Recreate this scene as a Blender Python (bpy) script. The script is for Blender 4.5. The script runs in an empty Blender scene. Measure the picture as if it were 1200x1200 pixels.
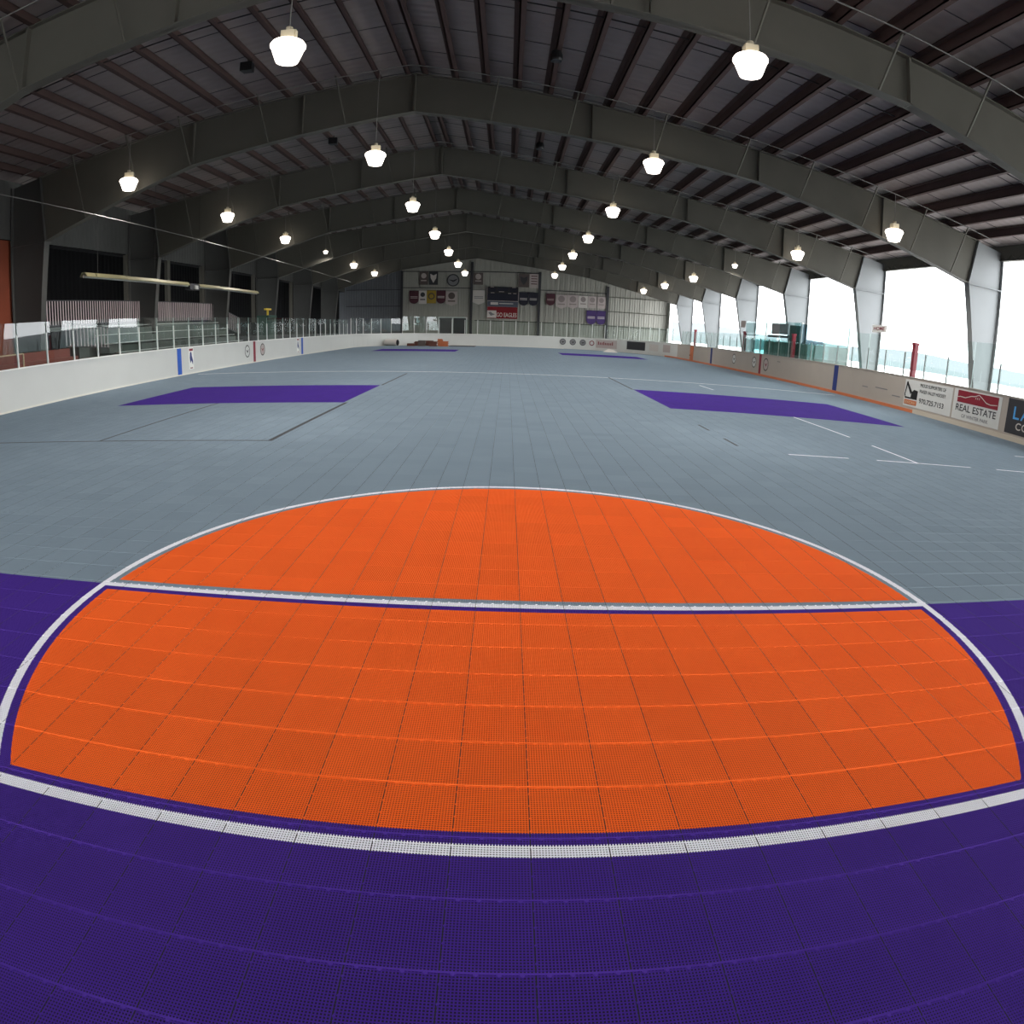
import bpy, math, random
from math import sin, cos, pi, sqrt, hypot
random.seed(7)
T = 0.265                      # one sport tile in metres; all coordinates below are in tiles
SC = bpy.context.scene
COL = SC.collection

# ------------------------------------------------------------------ materials
def lin(c):
    return tuple(((v/255)/12.92 if v/255 <= .04045 else (((v/255)+.055)/1.055)**2.4) for v in c)

def mat(name, rgb, rough=.6, metal=0., noise=0., nscale=3., bump=0., bscale=20., spec=.5):
    m = bpy.data.materials.new(name); m.use_nodes = True
    nt = m.node_tree; b = nt.nodes['Principled BSDF']
    c = lin(rgb)
    b.inputs['Base Color'].default_value = (*c, 1)
    b.inputs['Roughness'].default_value = rough
    b.inputs['Metallic'].default_value = metal
    b.inputs['Specular IOR Level'].default_value = spec
    tc = nt.nodes.new('ShaderNodeTexCoord')
    if noise:
        n = nt.nodes.new('ShaderNodeTexNoise'); n.inputs['Scale'].default_value = nscale
        n.inputs['Detail'].default_value = 5
        nt.links.new(tc.outputs['Object'], n.inputs['Vector'])
        r = nt.nodes.new('ShaderNodeMix'); r.data_type = 'RGBA'
        r.inputs['A'].default_value = (*[v*(1-noise) for v in c], 1)
        r.inputs['B'].default_value = (*[min(1, v*(1+noise)) for v in c], 1)
        nt.links.new(n.outputs['Fac'], r.inputs['Factor'])
        nt.links.new(r.outputs['Result'], b.inputs['Base Color'])
    if bump:
        n = nt.nodes.new('ShaderNodeTexNoise'); n.inputs['Scale'].default_value = bscale
        nt.links.new(tc.outputs['Object'], n.inputs['Vector'])
        bp = nt.nodes.new('ShaderNodeBump'); bp.inputs['Strength'].default_value = bump
        bp.inputs['Distance'].default_value = .01
        nt.links.new(n.outputs['Fac'], bp.inputs['Height'])
        nt.links.new(bp.outputs['Normal'], b.inputs['Normal'])
    return m

def tilevar(m, amt):
    """every tile moulded in a very slightly different shade"""
    nt = m.node_tree; b = nt.nodes['Principled BSDF']
    tc = nt.nodes.new('ShaderNodeTexCoord')
    sn = nt.nodes.new('ShaderNodeVectorMath'); sn.operation = 'SNAP'; sn.inputs[1].default_value = (T, T, 10)
    wn = nt.nodes.new('ShaderNodeTexWhiteNoise'); mr = nt.nodes.new('ShaderNodeMapRange')
    mr.inputs['To Min'].default_value = 1-amt; mr.inputs['To Max'].default_value = 1+amt*.4
    hs = nt.nodes.new('ShaderNodeHueSaturation')
    src = b.inputs['Base Color'].links[0].from_socket
    nt.links.new(tc.outputs['Object'], sn.inputs[0]); nt.links.new(sn.outputs[0], wn.inputs['Vector'])
    nt.links.new(wn.outputs['Value'], mr.inputs['Value']); nt.links.new(mr.outputs[0], hs.inputs['Value'])
    nt.links.new(src, hs.inputs['Color']); nt.links.new(hs.outputs['Color'], b.inputs['Base Color'])

def emis(name, rgb, s):
    m = bpy.data.materials.new(name); m.use_nodes = True
    nt = m.node_tree; b = nt.nodes['Principled BSDF']
    b.inputs['Base Color'].default_value = (*lin(rgb), 1)
    b.inputs['Emission Color'].default_value = (*lin(rgb), 1)
    b.inputs['Emission Strength'].default_value = s
    return m

def glassmat(name, tint, fac_scale=1.):
    m = bpy.data.materials.new(name); m.use_nodes = True
    nt = m.node_tree; nt.nodes.remove(nt.nodes['Principled BSDF'])
    out = nt.nodes['Material Output']
    tr = nt.nodes.new('ShaderNodeBsdfTransparent'); tr.inputs['Color'].default_value = (*tint, 1)
    gl = nt.nodes.new('ShaderNodeBsdfGlossy'); gl.inputs['Roughness'].default_value = 0.01
    fr = nt.nodes.new('ShaderNodeFresnel'); fr.inputs['IOR'].default_value = 1.75
    mx = nt.nodes.new('ShaderNodeMixShader')
    geo = nt.nodes.new('ShaderNodeNewGeometry')      # one mirror image per pane: only the outer face reflects
    fl = nt.nodes.new('ShaderNodeMath'); fl.operation = 'SUBTRACT'; fl.inputs[0].default_value = 1
    ml = nt.nodes.new('ShaderNodeMath'); ml.operation = 'MULTIPLY'
    nt.links.new(geo.outputs['Backfacing'], fl.inputs[1])
    nt.links.new(fl.outputs[0], ml.inputs[0]); nt.links.new(fr.outputs['Fac'], ml.inputs[1])
    nt.links.new(ml.outputs[0], mx.inputs['Fac'])
    nt.links.new(tr.outputs[0], mx.inputs[1]); nt.links.new(gl.outputs[0], mx.inputs[2])
    nt.links.new(mx.outputs[0], out.inputs['Surface'])
    return m

def corrugated(name, rgb, rough, axis, period, dist, noise=.08, metal=0., stain=None):
    """painted ribbed sheet: ribs repeat along `axis` (object metres)"""
    m = mat(name, rgb, rough, metal, noise, 1.3)
    nt = m.node_tree; b = nt.nodes['Principled BSDF']
    tc = nt.nodes.new('ShaderNodeTexCoord'); w = nt.nodes.new('ShaderNodeTexWave')
    w.wave_type = 'BANDS'; w.bands_direction = axis
    w.inputs['Scale'].default_value = 2*pi/20/period
    nt.links.new(tc.outputs['Object'], w.inputs['Vector'])
    bp = nt.nodes.new('ShaderNodeBump'); bp.inputs['Strength'].default_value = 1; bp.inputs['Distance'].default_value = dist
    nt.links.new(w.outputs['Fac'], bp.inputs['Height'])
    nt.links.new(bp.outputs['Normal'], b.inputs['Normal'])
    return m

M = {}
M['grey'] = mat('tile_grey', (132, 148, 160), .8, 0, .05, 1.2, spec=.04)
M['orange'] = mat('tile_orange', (255, 108, 44), .75, 0, .08, 1.0, spec=.04)
M['purple'] = mat('tile_purple', (74, 48, 142), .8, 0, .08, 1.0, spec=.04)
for k_ in ('grey', 'orange', 'purple'): tilevar(M[k_], .07)
M['white'] = mat('tile_white', (242, 242, 250), .7, spec=.2)
M['dark'] = mat('tile_dark_line', (52, 56, 60), .6)
M['slab'] = mat('concrete_slab', (22, 20, 22), .9, 0, .15, 2)
M['board'] = mat('board_white', (198, 199, 195), .35, 0, .05, 1.1)
M['board_shaded'] = mat('board_shaded_beige', (166, 157, 147), .4, 0, .08, 1.1)  # right boards: white board colour darkened, shade of the backlit side painted in
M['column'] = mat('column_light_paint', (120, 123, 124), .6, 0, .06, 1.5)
M['column_shaded'] = mat('column_shaded_paint', (74, 74, 72), .7, 0, .06, 1.5)  # left columns: column paint darkened, shade of the dim side put into the colour
M['beak'] = mat('emblem_soft_grey', (136, 126, 124), .8)
M['capw'] = mat('cap_rail_white', (232, 232, 226), .4)
M['capred'] = mat('cap_red', (190, 96, 92), .5)
M['kickw'] = mat('kick_plate_cream', (216, 213, 202), .5)
M['kickn'] = mat('kick_plate_beige', (186, 177, 162), .5)
M['kicko'] = mat('kick_plate_orange', (190, 108, 68), .5, 0, .15, 3)
M['blue'] = mat('paint_blue', (18, 80, 176), .5)
M['navy'] = mat('paint_navy', (36, 50, 112), .5)
M['red'] = mat('paint_red', (128, 18, 38), .5)
M['maroon'] = mat('paint_maroon', (120, 26, 42), .5)
M['black'] = mat('black_paint', (16, 16, 18), .5)
M['charcoal'] = mat('charcoal', (44, 44, 48), .6)
M['frame'] = mat('frame_steel_paint', (86, 84, 77), .6, 0, .10, 1.5)
M['purlin'] = mat('purlin_red_oxide', (74, 59, 56), .7, 0, .15, 2)
M['roof'] = corrugated('roof_liner_sheet', (136, 126, 123), .55, 'Y', .30, .012, .14)
for k_ in ('frame', 'purlin', 'roof', 'column_shaded'):
    if k_ in M: M[k_].node_tree.nodes['Principled BSDF'].inputs['Specular IOR Level'].default_value = .15
M['galv'] = mat('galvanised_steel', (190, 190, 184), .35, .6, .1, 6)
M['wire'] = mat('wire_steel', (112, 110, 106), .85, 0)
M['strap'] = mat('dark_strap', (40, 38, 38), .6)
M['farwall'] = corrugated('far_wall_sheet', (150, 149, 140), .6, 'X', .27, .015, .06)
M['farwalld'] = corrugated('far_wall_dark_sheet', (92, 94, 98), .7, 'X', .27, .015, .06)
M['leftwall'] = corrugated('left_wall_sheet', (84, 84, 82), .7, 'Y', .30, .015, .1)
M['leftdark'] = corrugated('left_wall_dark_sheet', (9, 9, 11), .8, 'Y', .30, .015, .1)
for k_ in ('leftwall', 'leftdark'): M[k_].node_tree.nodes['Principled BSDF'].inputs['Specular IOR Level'].default_value = .1
M['rust'] = mat('rust_brown_panel', (126, 58, 34), .7, 0, .2, 1.5)
M['post'] = mat('post_white_aluminium', (214, 216, 212), .4, .2)
M['postd'] = mat('post_grey_aluminium', (120, 122, 122), .4, .3)
M['edge'] = mat('glass_edge', (176, 200, 194), .3)
M['glass'] = glassmat('glass_clear', (.93, .975, .965))
M['glasst'] = glassmat('glass_teal', (.76, .87, .87))
M['lamp'] = emis('lamp_glow', (255, 244, 232), 4.5)
M['lampdim'] = emis('lamp_glow_dim', (255, 246, 236), 2.5)
M['beige'] = mat('lamp_housing_beige', (196, 186, 160), .5)
M['gold'] = mat('heater_reflector', (112, 107, 78), .45, .3, .12, 4)
M['picket'] = mat('picket_white', (190, 174, 176), .6)
M['woodred'] = mat('bench_red_brown', (112, 52, 44), .6, 0, .2, 2)
M['bleach'] = mat('bleacher_grey', (82, 88, 83), .6, 0, .1, 2)
M['tan'] = mat('tan', (196, 170, 140), .7)
M['snow'] = mat('snowy_ground', (238, 236, 234), .9, 0, .06, .05)
M['hill'] = mat('hill_forest', (76, 85, 86), 1., 0, .2, .02)
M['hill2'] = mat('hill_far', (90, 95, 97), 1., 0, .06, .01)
M['brown'] = mat('brown_tile_pieces', (92, 54, 42), .7, 0, .2, 3)
M['orangepc'] = mat('orange_tile_pieces', (178, 100, 62), .7, 0, .2, 3)
M['boxpanel'] = mat('box_panel_bluegrey', (104, 128, 142), .5, 0, .08, 2)
M['glassblue'] = glassmat('glass_blue_film', (.48, .57, .61))
M['strip'] = mat('sponsor_strip_grey', (74, 80, 92), .6)
M['boxgreen'] = mat('box_wall_grey_green', (138, 160, 152), .5, 0, .1, 2)
M['green'] = mat('dark_green', (36, 66, 56), .6)
M['yellow'] = mat('yellow', (222, 196, 70), .5)
M['bpurp'] = mat('banner_purple', (62, 42, 96), .8)
M['bnavy'] = mat('banner_navy', (26, 27, 42), .8)
M['bwhite'] = mat('banner_white', (196, 190, 184), .8)
M['bpink'] = mat('banner_pale', (176, 164, 160), .8)
M['byellow'] = mat('banner_yellow', (156, 130, 44), .8)
M['bbrown'] = mat('banner_brown', (84, 74, 70), .8)
M['bmaroon'] = mat('banner_maroon', (72, 34, 44), .8)
M['bred'] = mat('banner_red', (126, 20, 30), .8)
M['grey2'] = mat('mid_grey', (120, 120, 122), .7)
M['skyblue'] = mat('sign_blue', (78, 156, 216), .5)
M['doorglass'] = mat('door_dark_glass', (34, 36, 38), .2)

# ------------------------------------------------------------------ mesh helpers
class MB:
    def __init__(s): s.v = []; s.f = []; s.mi = []; s.m = 0
    def quad(s, a, b, c, d):
        n = len(s.v); s.v += [a, b, c, d]; s.f.append((n, n+1, n+2, n+3)); s.mi.append(s.m)
    def poly(s, pts):
        n = len(s.v); s.v += pts; s.f.append(tuple(range(n, n+len(pts)))); s.mi.append(s.m)
    def box(s, x0, x1, y0, y1, z0, z1):
        s.hexa([(x0,y0,z0),(x1,y0,z0),(x1,y1,z0),(x0,y1,z0)], [(x0,y0,z1),(x1,y0,z1),(x1,y1,z1),(x0,y1,z1)])
    def hexa(s, lo, hi):
        n = len(s.v); k = len(lo); s.v += list(lo)+list(hi)
        s.f.append(tuple(n+i for i in reversed(range(k)))); s.f.append(tuple(n+k+i for i in range(k)))
        s.mi += [s.m, s.m]
        for i in range(k):
            j = (i+1) % k
            s.f.append((n+i, n+j, n+k+j, n+k+i)); s.mi.append(s.m)
    def rib(s, x0, x1, y0, y1, z0, z1):       # box without its underside
        n = len(s.v)
        s.v += [(x0,y0,z0),(x1,y0,z0),(x1,y1,z0),(x0,y1,z0),(x0,y0,z1),(x1,y0,z1),(x1,y1,z1),(x0,y1,z1)]
        s.f += [(n+4,n+5,n+6,n+7),(n,n+1,n+5,n+4),(n+1,n+2,n+6,n+5),(n+2,n+3,n+7,n+6),(n+3,n,n+4,n+7)]
        s.mi += [s.m]*5
    def bar(s, a, b, w, h=None):              # square bar from a to b
        h = h or w
        d = [b[i]-a[i] for i in range(3)]; L = sqrt(sum(q*q for q in d)) or 1; d = [q/L for q in d]
        up = (0,0,1) if abs(d[2]) < .95 else (0,1,0)
        r = (d[1]*up[2]-d[2]*up[1], d[2]*up[0]-d[0]*up[2], d[0]*up[1]-d[1]*up[0])
        l = sqrt(sum(q*q for q in r)); r = [q/l for q in r]
        u = (r[1]*d[2]-r[2]*d[1], r[2]*d[0]-r[0]*d[2], r[0]*d[1]-r[1]*d[0])
        def ring(p): return [tuple(p[i]+r[i]*w/2*sx+u[i]*h/2*sy for i in range(3)) for sx, sy in ((-1,-1),(1,-1),(1,1),(-1,1))]
        s.hexa(ring(a), ring(b))
    def tube(s, a, b, r, n=10, r2=None):
        r2 = r if r2 is None else r2
        d = [b[i]-a[i] for i in range(3)]; L = sqrt(sum(q*q for q in d)) or 1; d = [q/L for q in d]
        up = (0,0,1) if abs(d[2]) < .95 else (1,0,0)
        e = (d[1]*up[2]-d[2]*up[1], d[2]*up[0]-d[0]*up[2], d[0]*up[1]-d[1]*up[0])
        l = sqrt(sum(q*q for q in e)); e = [q/l for q in e]
        u = (e[1]*d[2]-e[2]*d[1], e[2]*d[0]-e[0]*d[2], e[0]*d[1]-e[1]*d[0])
        def ring(p, rr): return [tuple(p[i]+e[i]*rr*cos(2*pi*k/n)+u[i]*rr*sin(2*pi*k/n) for i in range(3)) for k in range(n)]
        s.hexa(ring(a, r), ring(b, r2))
    def lathe(s, prof, c, n=24):              # prof: (r, z) from top to bottom, closed at both ends
        k0 = len(s.v)
        for r, z in prof:
            for k in range(n): s.v.append((c[0]+r*cos(2*pi*k/n), c[1]+r*sin(2*pi*k/n), c[2]+z))
        for i in range(len(prof)-1):
            for k in range(n):
                a = k0+i*n+k; b = k0+i*n+(k+1) % n
                s.f.append((a, a+n, b+n, b)); s.mi.append(s.m)
        s.f.append(tuple(k0+k for k in range(n))); s.mi.append(s.m)
        s.f.append(tuple(k0+(len(prof)-1)*n+k for k in reversed(range(n)))); s.mi.append(s.m)
    def build(s, name, mats, parent=None, org=None, smooth=False):
        if not isinstance(mats, (list, tuple)): mats = [mats]
        po = WORG.get(parent.name, (0,0,0)) if parent else None
        o0 = org if org is not None else (po if parent else (0,0,0))
        me = bpy.data.meshes.new(name)
        me.from_pydata([((x-o0[0])*T, (y-o0[1])*T, (z-o0[2])*T) for x, y, z in s.v], [], s.f)
        for m in mats: me.materials.append(M[m] if isinstance(m, str) else m)
        if len(mats) > 1: me.polygons.foreach_set('material_index', s.mi)
        if smooth: me.polygons.foreach_set('use_smooth', [True]*len(s.f))
        me.update()
        o = bpy.data.objects.new(name, me); COL.objects.link(o)
        WORG[o.name] = o0
        if parent:
            o.parent = parent; o.location = tuple((o0[i]-po[i])*T for i in range(3))
        else: o.location = tuple(q*T for q in o0)
        return o
WORG = {}
def tag(o, label=None, cat=None, group=None, kind=None):
    if label: o['label'] = label
    if cat: o['category'] = cat
    if group: o['group'] = group
    if kind: o['kind'] = kind
    return o
def empty(name, p, label=None, cat=None, group=None, kind=None):
    o = bpy.data.objects.new(name, None); COL.objects.link(o)
    o.location = tuple(q*T for q in p); WORG[o.name] = tuple(p); o.empty_display_size = .1
    return tag(o, label, cat, group, kind)
def dup(root, p, label, group=None):
    r = root.copy(); COL.objects.link(r); r.location = tuple(q*T for q in p); WORG[r.name] = tuple(p)
    r['label'] = label
    if group: r['group'] = group
    for ch in root.children:
        if ch.type == 'LIGHT' or ch.name.startswith('hanging_rod'): continue
        c = ch.copy(); COL.objects.link(c); c.parent = r
        for g in ch.children:
            d = g.copy(); COL.objects.link(d); d.parent = c
    return r
ONES = 'zeroth first second third fourth fifth sixth seventh eighth ninth tenth eleventh twelfth thirteenth fourteenth fifteenth sixteenth seventeenth eighteenth nineteenth'.split()
TENS = {2: 'twent', 3: 'thirt', 4: 'fort', 5: 'fift'}
def ordn(n):
    if n < 20: return ONES[n]
    t, u = divmod(n, 10)
    return TENS[t] + ('ieth' if u == 0 else 'y-' + ONES[u])
def text_mesh(name, s, m, parent, at, height, right, up, nrm, width=None, sub=None):
    """raised lettering, lower left corner at `at`, reading along `right`"""
    cu = bpy.data.curves.new('t', 'FONT'); cu.body = s; cu.size = 1; cu.extrude = 0; cu.offset = .012
    ob = bpy.data.objects.new('t', cu); COL.objects.link(ob)
    dg = bpy.context.evaluated_depsgraph_get()
    me = bpy.data.meshes.new_from_object(ob.evaluated_get(dg))
    bpy.data.objects.remove(ob); bpy.data.curves.remove(cu)
    xs = [v.co.x for v in me.vertices]; ys = [v.co.y for v in me.vertices]
    x0, x1, y0, y1 = min(xs), max(xs), min(ys), max(ys)
    sy = height/(y1-y0); sx = (width/(x1-x0)) if width else sy
    b = MB()
    vv = [tuple(at[i]+right[i]*(v.co.x-x0)*sx+up[i]*(v.co.y-y0)*sy+nrm[i]*.03 for i in range(3)) for v in me.vertices]
    b.v = vv; b.f = [tuple(p.vertices) for p in me.polygons]; b.mi = [0]*len(b.f)
    bpy.data.meshes.remove(me)
    return b.build(name, m, parent)

# ------------------------------------------------------------------ floor : perforated sport tiles, real ribs
XL, XR, YN, YF = -48.0, 51.5, -15.0, 203.0
RC = 32.0                                     # corner radius of the boards
CX, CY, RO = .05, -.3, 10.83                  # court circle
GREY, ORANGE, PURPLE, WHITE, DARK = range(5)
PR = [(-35.7, -13.7, 36.2, 51.2), (13.9, 38.5, 39.0, 55.3), (-35.7, -13.7, 145, 160), (13.9, 36.5, 145, 160)]
LN = [(XL, -13.3, 19.15, 19.35, DARK), (-13.6, -13.3, 19.35, 36.2, DARK), (-13.7, -13.45, 51.2, 68, DARK), (-25.2, -25.0, 19.35, 36.2, DARK),
      (13.7, 13.95, 55.3, 72, DARK), (13.5, 13.7, 22, 24.5, DARK), (13.5, 13.7, 27.5, 30, DARK),
      (16.2, 20.4, 20.1, 20.28, WHITE), (22.5, 30.5, 20.1, 20.28, WHITE), (33, 42, 20.1, 20.28, WHITE),
      (25.7, 25.9, 20.28, 25.8, WHITE), (25.7, 25.9, 29, 39, WHITE), (25.7, 25.9, 62, 68, WHITE),
      (-46, 49, 71.4, 71.75, WHITE), (42, 44, 27, 27.2, WHITE)]
def region(x, y):
    r = hypot(x-CX, y-CY)
    if y > -7.32 and r < RO:
        if y < -7.1: return WHITE
        if r > RO-.21: return WHITE
        if y > 0:
            return GREY if (r > RO-.39 or y < .2) else ORANGE
        if y > -.2: return WHITE
        if y > -.4 or y < -6.9 or r > RO-.41: return PURPLE
        return ORANGE
    if abs(y+7.21) < .11: return WHITE
    if y < -.08: return PURPLE if abs(x) < 24 else GREY
    for x0, x1, y0, y1 in PR:
        if x0 < x < x1 and y0 < y < y1: return PURPLE
    for x0, x1, y0, y1, c in LN:
        if x0 < x < x1 and y0 < y < y1: return c
    return GREY
def hidden(x, y):                              # outside the rounded corners of the rink
    if y > YF-RC:
        if x < XL+RC and hypot(x-XL-RC, y-YF+RC) > RC: return True
        if x > XR-RC and hypot(x-XR+RC, y-YF+RC) > RC: return True
    return False
def breaks(fixed, along):
    """values at which the colour can change on the line (along='y': x fixed)"""
    B = []
    c0, c1 = (CX, CY) if along == 'y' else (CY, CX)
    for R in (RO, RO-.21, RO-.39, RO-.41):
        q = R*R-(fixed-c0)**2
        if q > 0: B += [c1-sqrt(q), c1+sqrt(q)]
    if along == 'y':
        B += [-7.32, -7.1, -6.9, -.4, -.2, 0, .2, -.08]
        for p in PR: B += [p[2], p[3]]
        for l in LN: B += [l[2], l[3]]
        for cx, sg in ((XL+RC, -1), (XR-RC, 1)):
            if (fixed-cx)*sg > 0: B.append(YF-RC+sqrt(max(0, RC*RC-(fixed-cx)**2)))
    else:
        B += [-24, 24]
        for p in PR: B += [p[0], p[1]]
        for l in LN: B += [l[0], l[1]]
        if fixed > YF-RC:
            q = sqrt(max(0, RC*RC-(fixed-YF+RC)**2)); B += [XL+RC-q, XR-RC+q]
    return B
NC = 26                                        # openings per tile side
RW, RH = .36/NC, .34/NC                        # rib width, rib height
floor_mb = [MB() for _ in range(5)]
def emit(fixed, w, along, lo, hi, z1, seg):
    B = sorted(set([lo, hi]+[b for b in breaks(fixed, along) if lo < b < hi]))
    runs = []
    for a, b in zip(B, B[1:]):
        if b-a < 1e-5: continue
        m = (a+b)/2
        x, y = (fixed, m) if along == 'y' else (m, fixed)
        if hidden(x, y): continue
        c = region(x, y)
        if runs and runs[-1][2] == c and abs(runs[-1][1]-a) < 1e-6: runs[-1][1] = b
        else: runs.append([a, b, c])
    for a, b, c in runs:
        k = max(1, int((b-a)/seg))
        for i in range(k):
            s0 = a+(b-a)*i/k; s1 = a+(b-a)*(i+1)/k
            if along == 'y': floor_mb[c].rib(fixed-w/2, fixed+w/2, s0, s1, -RH, z1)
            else: floor_mb[c].rib(s0, s1, fixed-w/2, fixed+w/2, -RH, z1)
NX0, NX1 = int(XL), int(XR)+1
GAP = .012
for i in range(NX0, NX1):
    for k in range(NC):
        x = i+(k+.5)/NC
        if x > XR: break
        emit(x, RW, 'y', YN, YF, 0, 12)
for j in range(int(YN), int(YF)):
    for k in range(NC):
        y = j+(k+.5)/NC
        if k == 0: emit(j+.012, .029, 'x', XL, XR, .0045, 12)
        else: emit(y, RW, 'x', XL, XR, 0, 12)
# round loops along the row joints of the nearest tiles
for j in range(-14, 1):
    for i in range(-14, 15):
        for q in range(4):
            x = i+.14+q*.24; y = j-.012
            c = region(x, y)
            floor_mb[c].lathe([(.024, .010), (.03, .004), (.03, -.012)], (x, y, 0), 8)
            y2 = j+.14+q*.24; c = region(i+.02, y2)
            floor_mb[c].lathe([(.016, .007), (.02, .002), (.02, -.012)], (i+.015, y2, 0), 6)
jt = MB()
for i in range(NX0+1, NX1):
    jt.box(i-.0065, i+.0065, YN, YF-RC, -.012, .0002); jt.box(i-.0065, i+.0065, YF-RC, YF-(12 if abs(i) > 30 else 3), -.012, .0002)
slab = MB(); slab.box(-66, 64.4, -30, 233, -.6, -.95/NC)
floor = slab.build('floor', 'slab'); tag(floor, kind='structure')
for c, n, m, lb in ((GREY, 'grey_tile_field', 'grey', 'blue grey perforated tiles'), (ORANGE, 'court_circle', 'orange', 'orange perforated tiles inside the white arc'),
                (PURPLE, 'purple_tile_area', 'purple', 'purple perforated tiles'), (WHITE, 'court_line', 'white', 'white tile lines'), (DARK, 'dark_court_line', 'dark', 'dark tile lines')):
    o = floor_mb[c].build(n, m, floor); o['label'] = lb
jt.build('tile_joint', 'slab', floor)['label'] = 'narrow dark joints between tiles'

# ------------------------------------------------------------------ roof and ceiling
XW0, XW1 = -66.0, 64.4
RX = -11.4
def ztop(x): return 35-.138*(RX-x) if x < RX else 35-.159*(x-RX)
PD = 1.0                                       # purlin depth
Y0, Y1 = -30.0, 233.0
b = MB()
for xa, xb in ((XW0-1, RX), (RX, XW1+1)):
    za, zb = ztop(xa)+PD, ztop(xb)+PD
    b.hexa([(xa,Y0,za),(xb,Y0,zb),(xb,Y1,zb),(xa,Y1,za)], [(xa,Y0,za+.3),(xb,Y0,zb+.3),(xb,Y1,zb+.3),(xa,Y1,za+.3)])
ceiling = b.build('ceiling', 'roof'); tag(ceiling, kind='structure')
PX = [-12.4, -15.6, -19.0, -22.4, -26.0, -29.8, -33.6, -37.4, -41.3, -45.3, -49.4, -53.5, -57.6, -61.6,
      -10.5, -7.1, -3.7, -.3, 3.1, 6.4, 9.8, 13.4, 17.3, 21.2, 25.0, 28.8, 32.7, 36.7, 40.9, 45.4, 50.0, 54.6, 59.2]
for x in PX:
    b = MB(); w = .12; z0, z1 = ztop(x)+.01, ztop(x)+PD+.02
    sg = -1 if x < RX else 1
    b.box(x-w/2, x+w/2, Y0, Y1, z0, z1)
    b.box(x-w/2, x+.5, Y0, Y1, z0, z0+.07)
    b.box(x-.5, x+w/2, Y0, Y1, z1-.1, z1-.03)
    o = b.build('purlin', 'purlin', ceiling)
FY = [26.2+29*n for n in range(7)]; FY[0] = 26.4
for y in FY:                                   # lamp conduits, dark sag straps and liner seams of every bay
    b = MB(); yy = y-3
    for xa, xb in ((-62, RX), (RX, 61)): b.tube((xa, yy, ztop(xa)-.08), (xb, yy, ztop(xb)-.08), .06, 6)
    b.build('conduit', 'wire', ceiling)
    b = MB(); yy = y+9.5
    for xa, xb in ((-62, RX), (RX, 61)): b.bar((xa, yy, ztop(xa)+.3), (xb, yy, ztop(xb)+.3), .05, .12)
    b.build('sag_strap', 'strap', ceiling)
b = MB()
for y in range(-28, 233, 6):
    for xa, xb in ((XW0, RX), (RX, XW1)): b.bar((xa, y+.5, ztop(xa)+PD-.02), (xb, y+.5, ztop(xb)+PD-.02), .05, .06)
b.build('sheet_seam', 'strap', ceiling)

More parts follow.
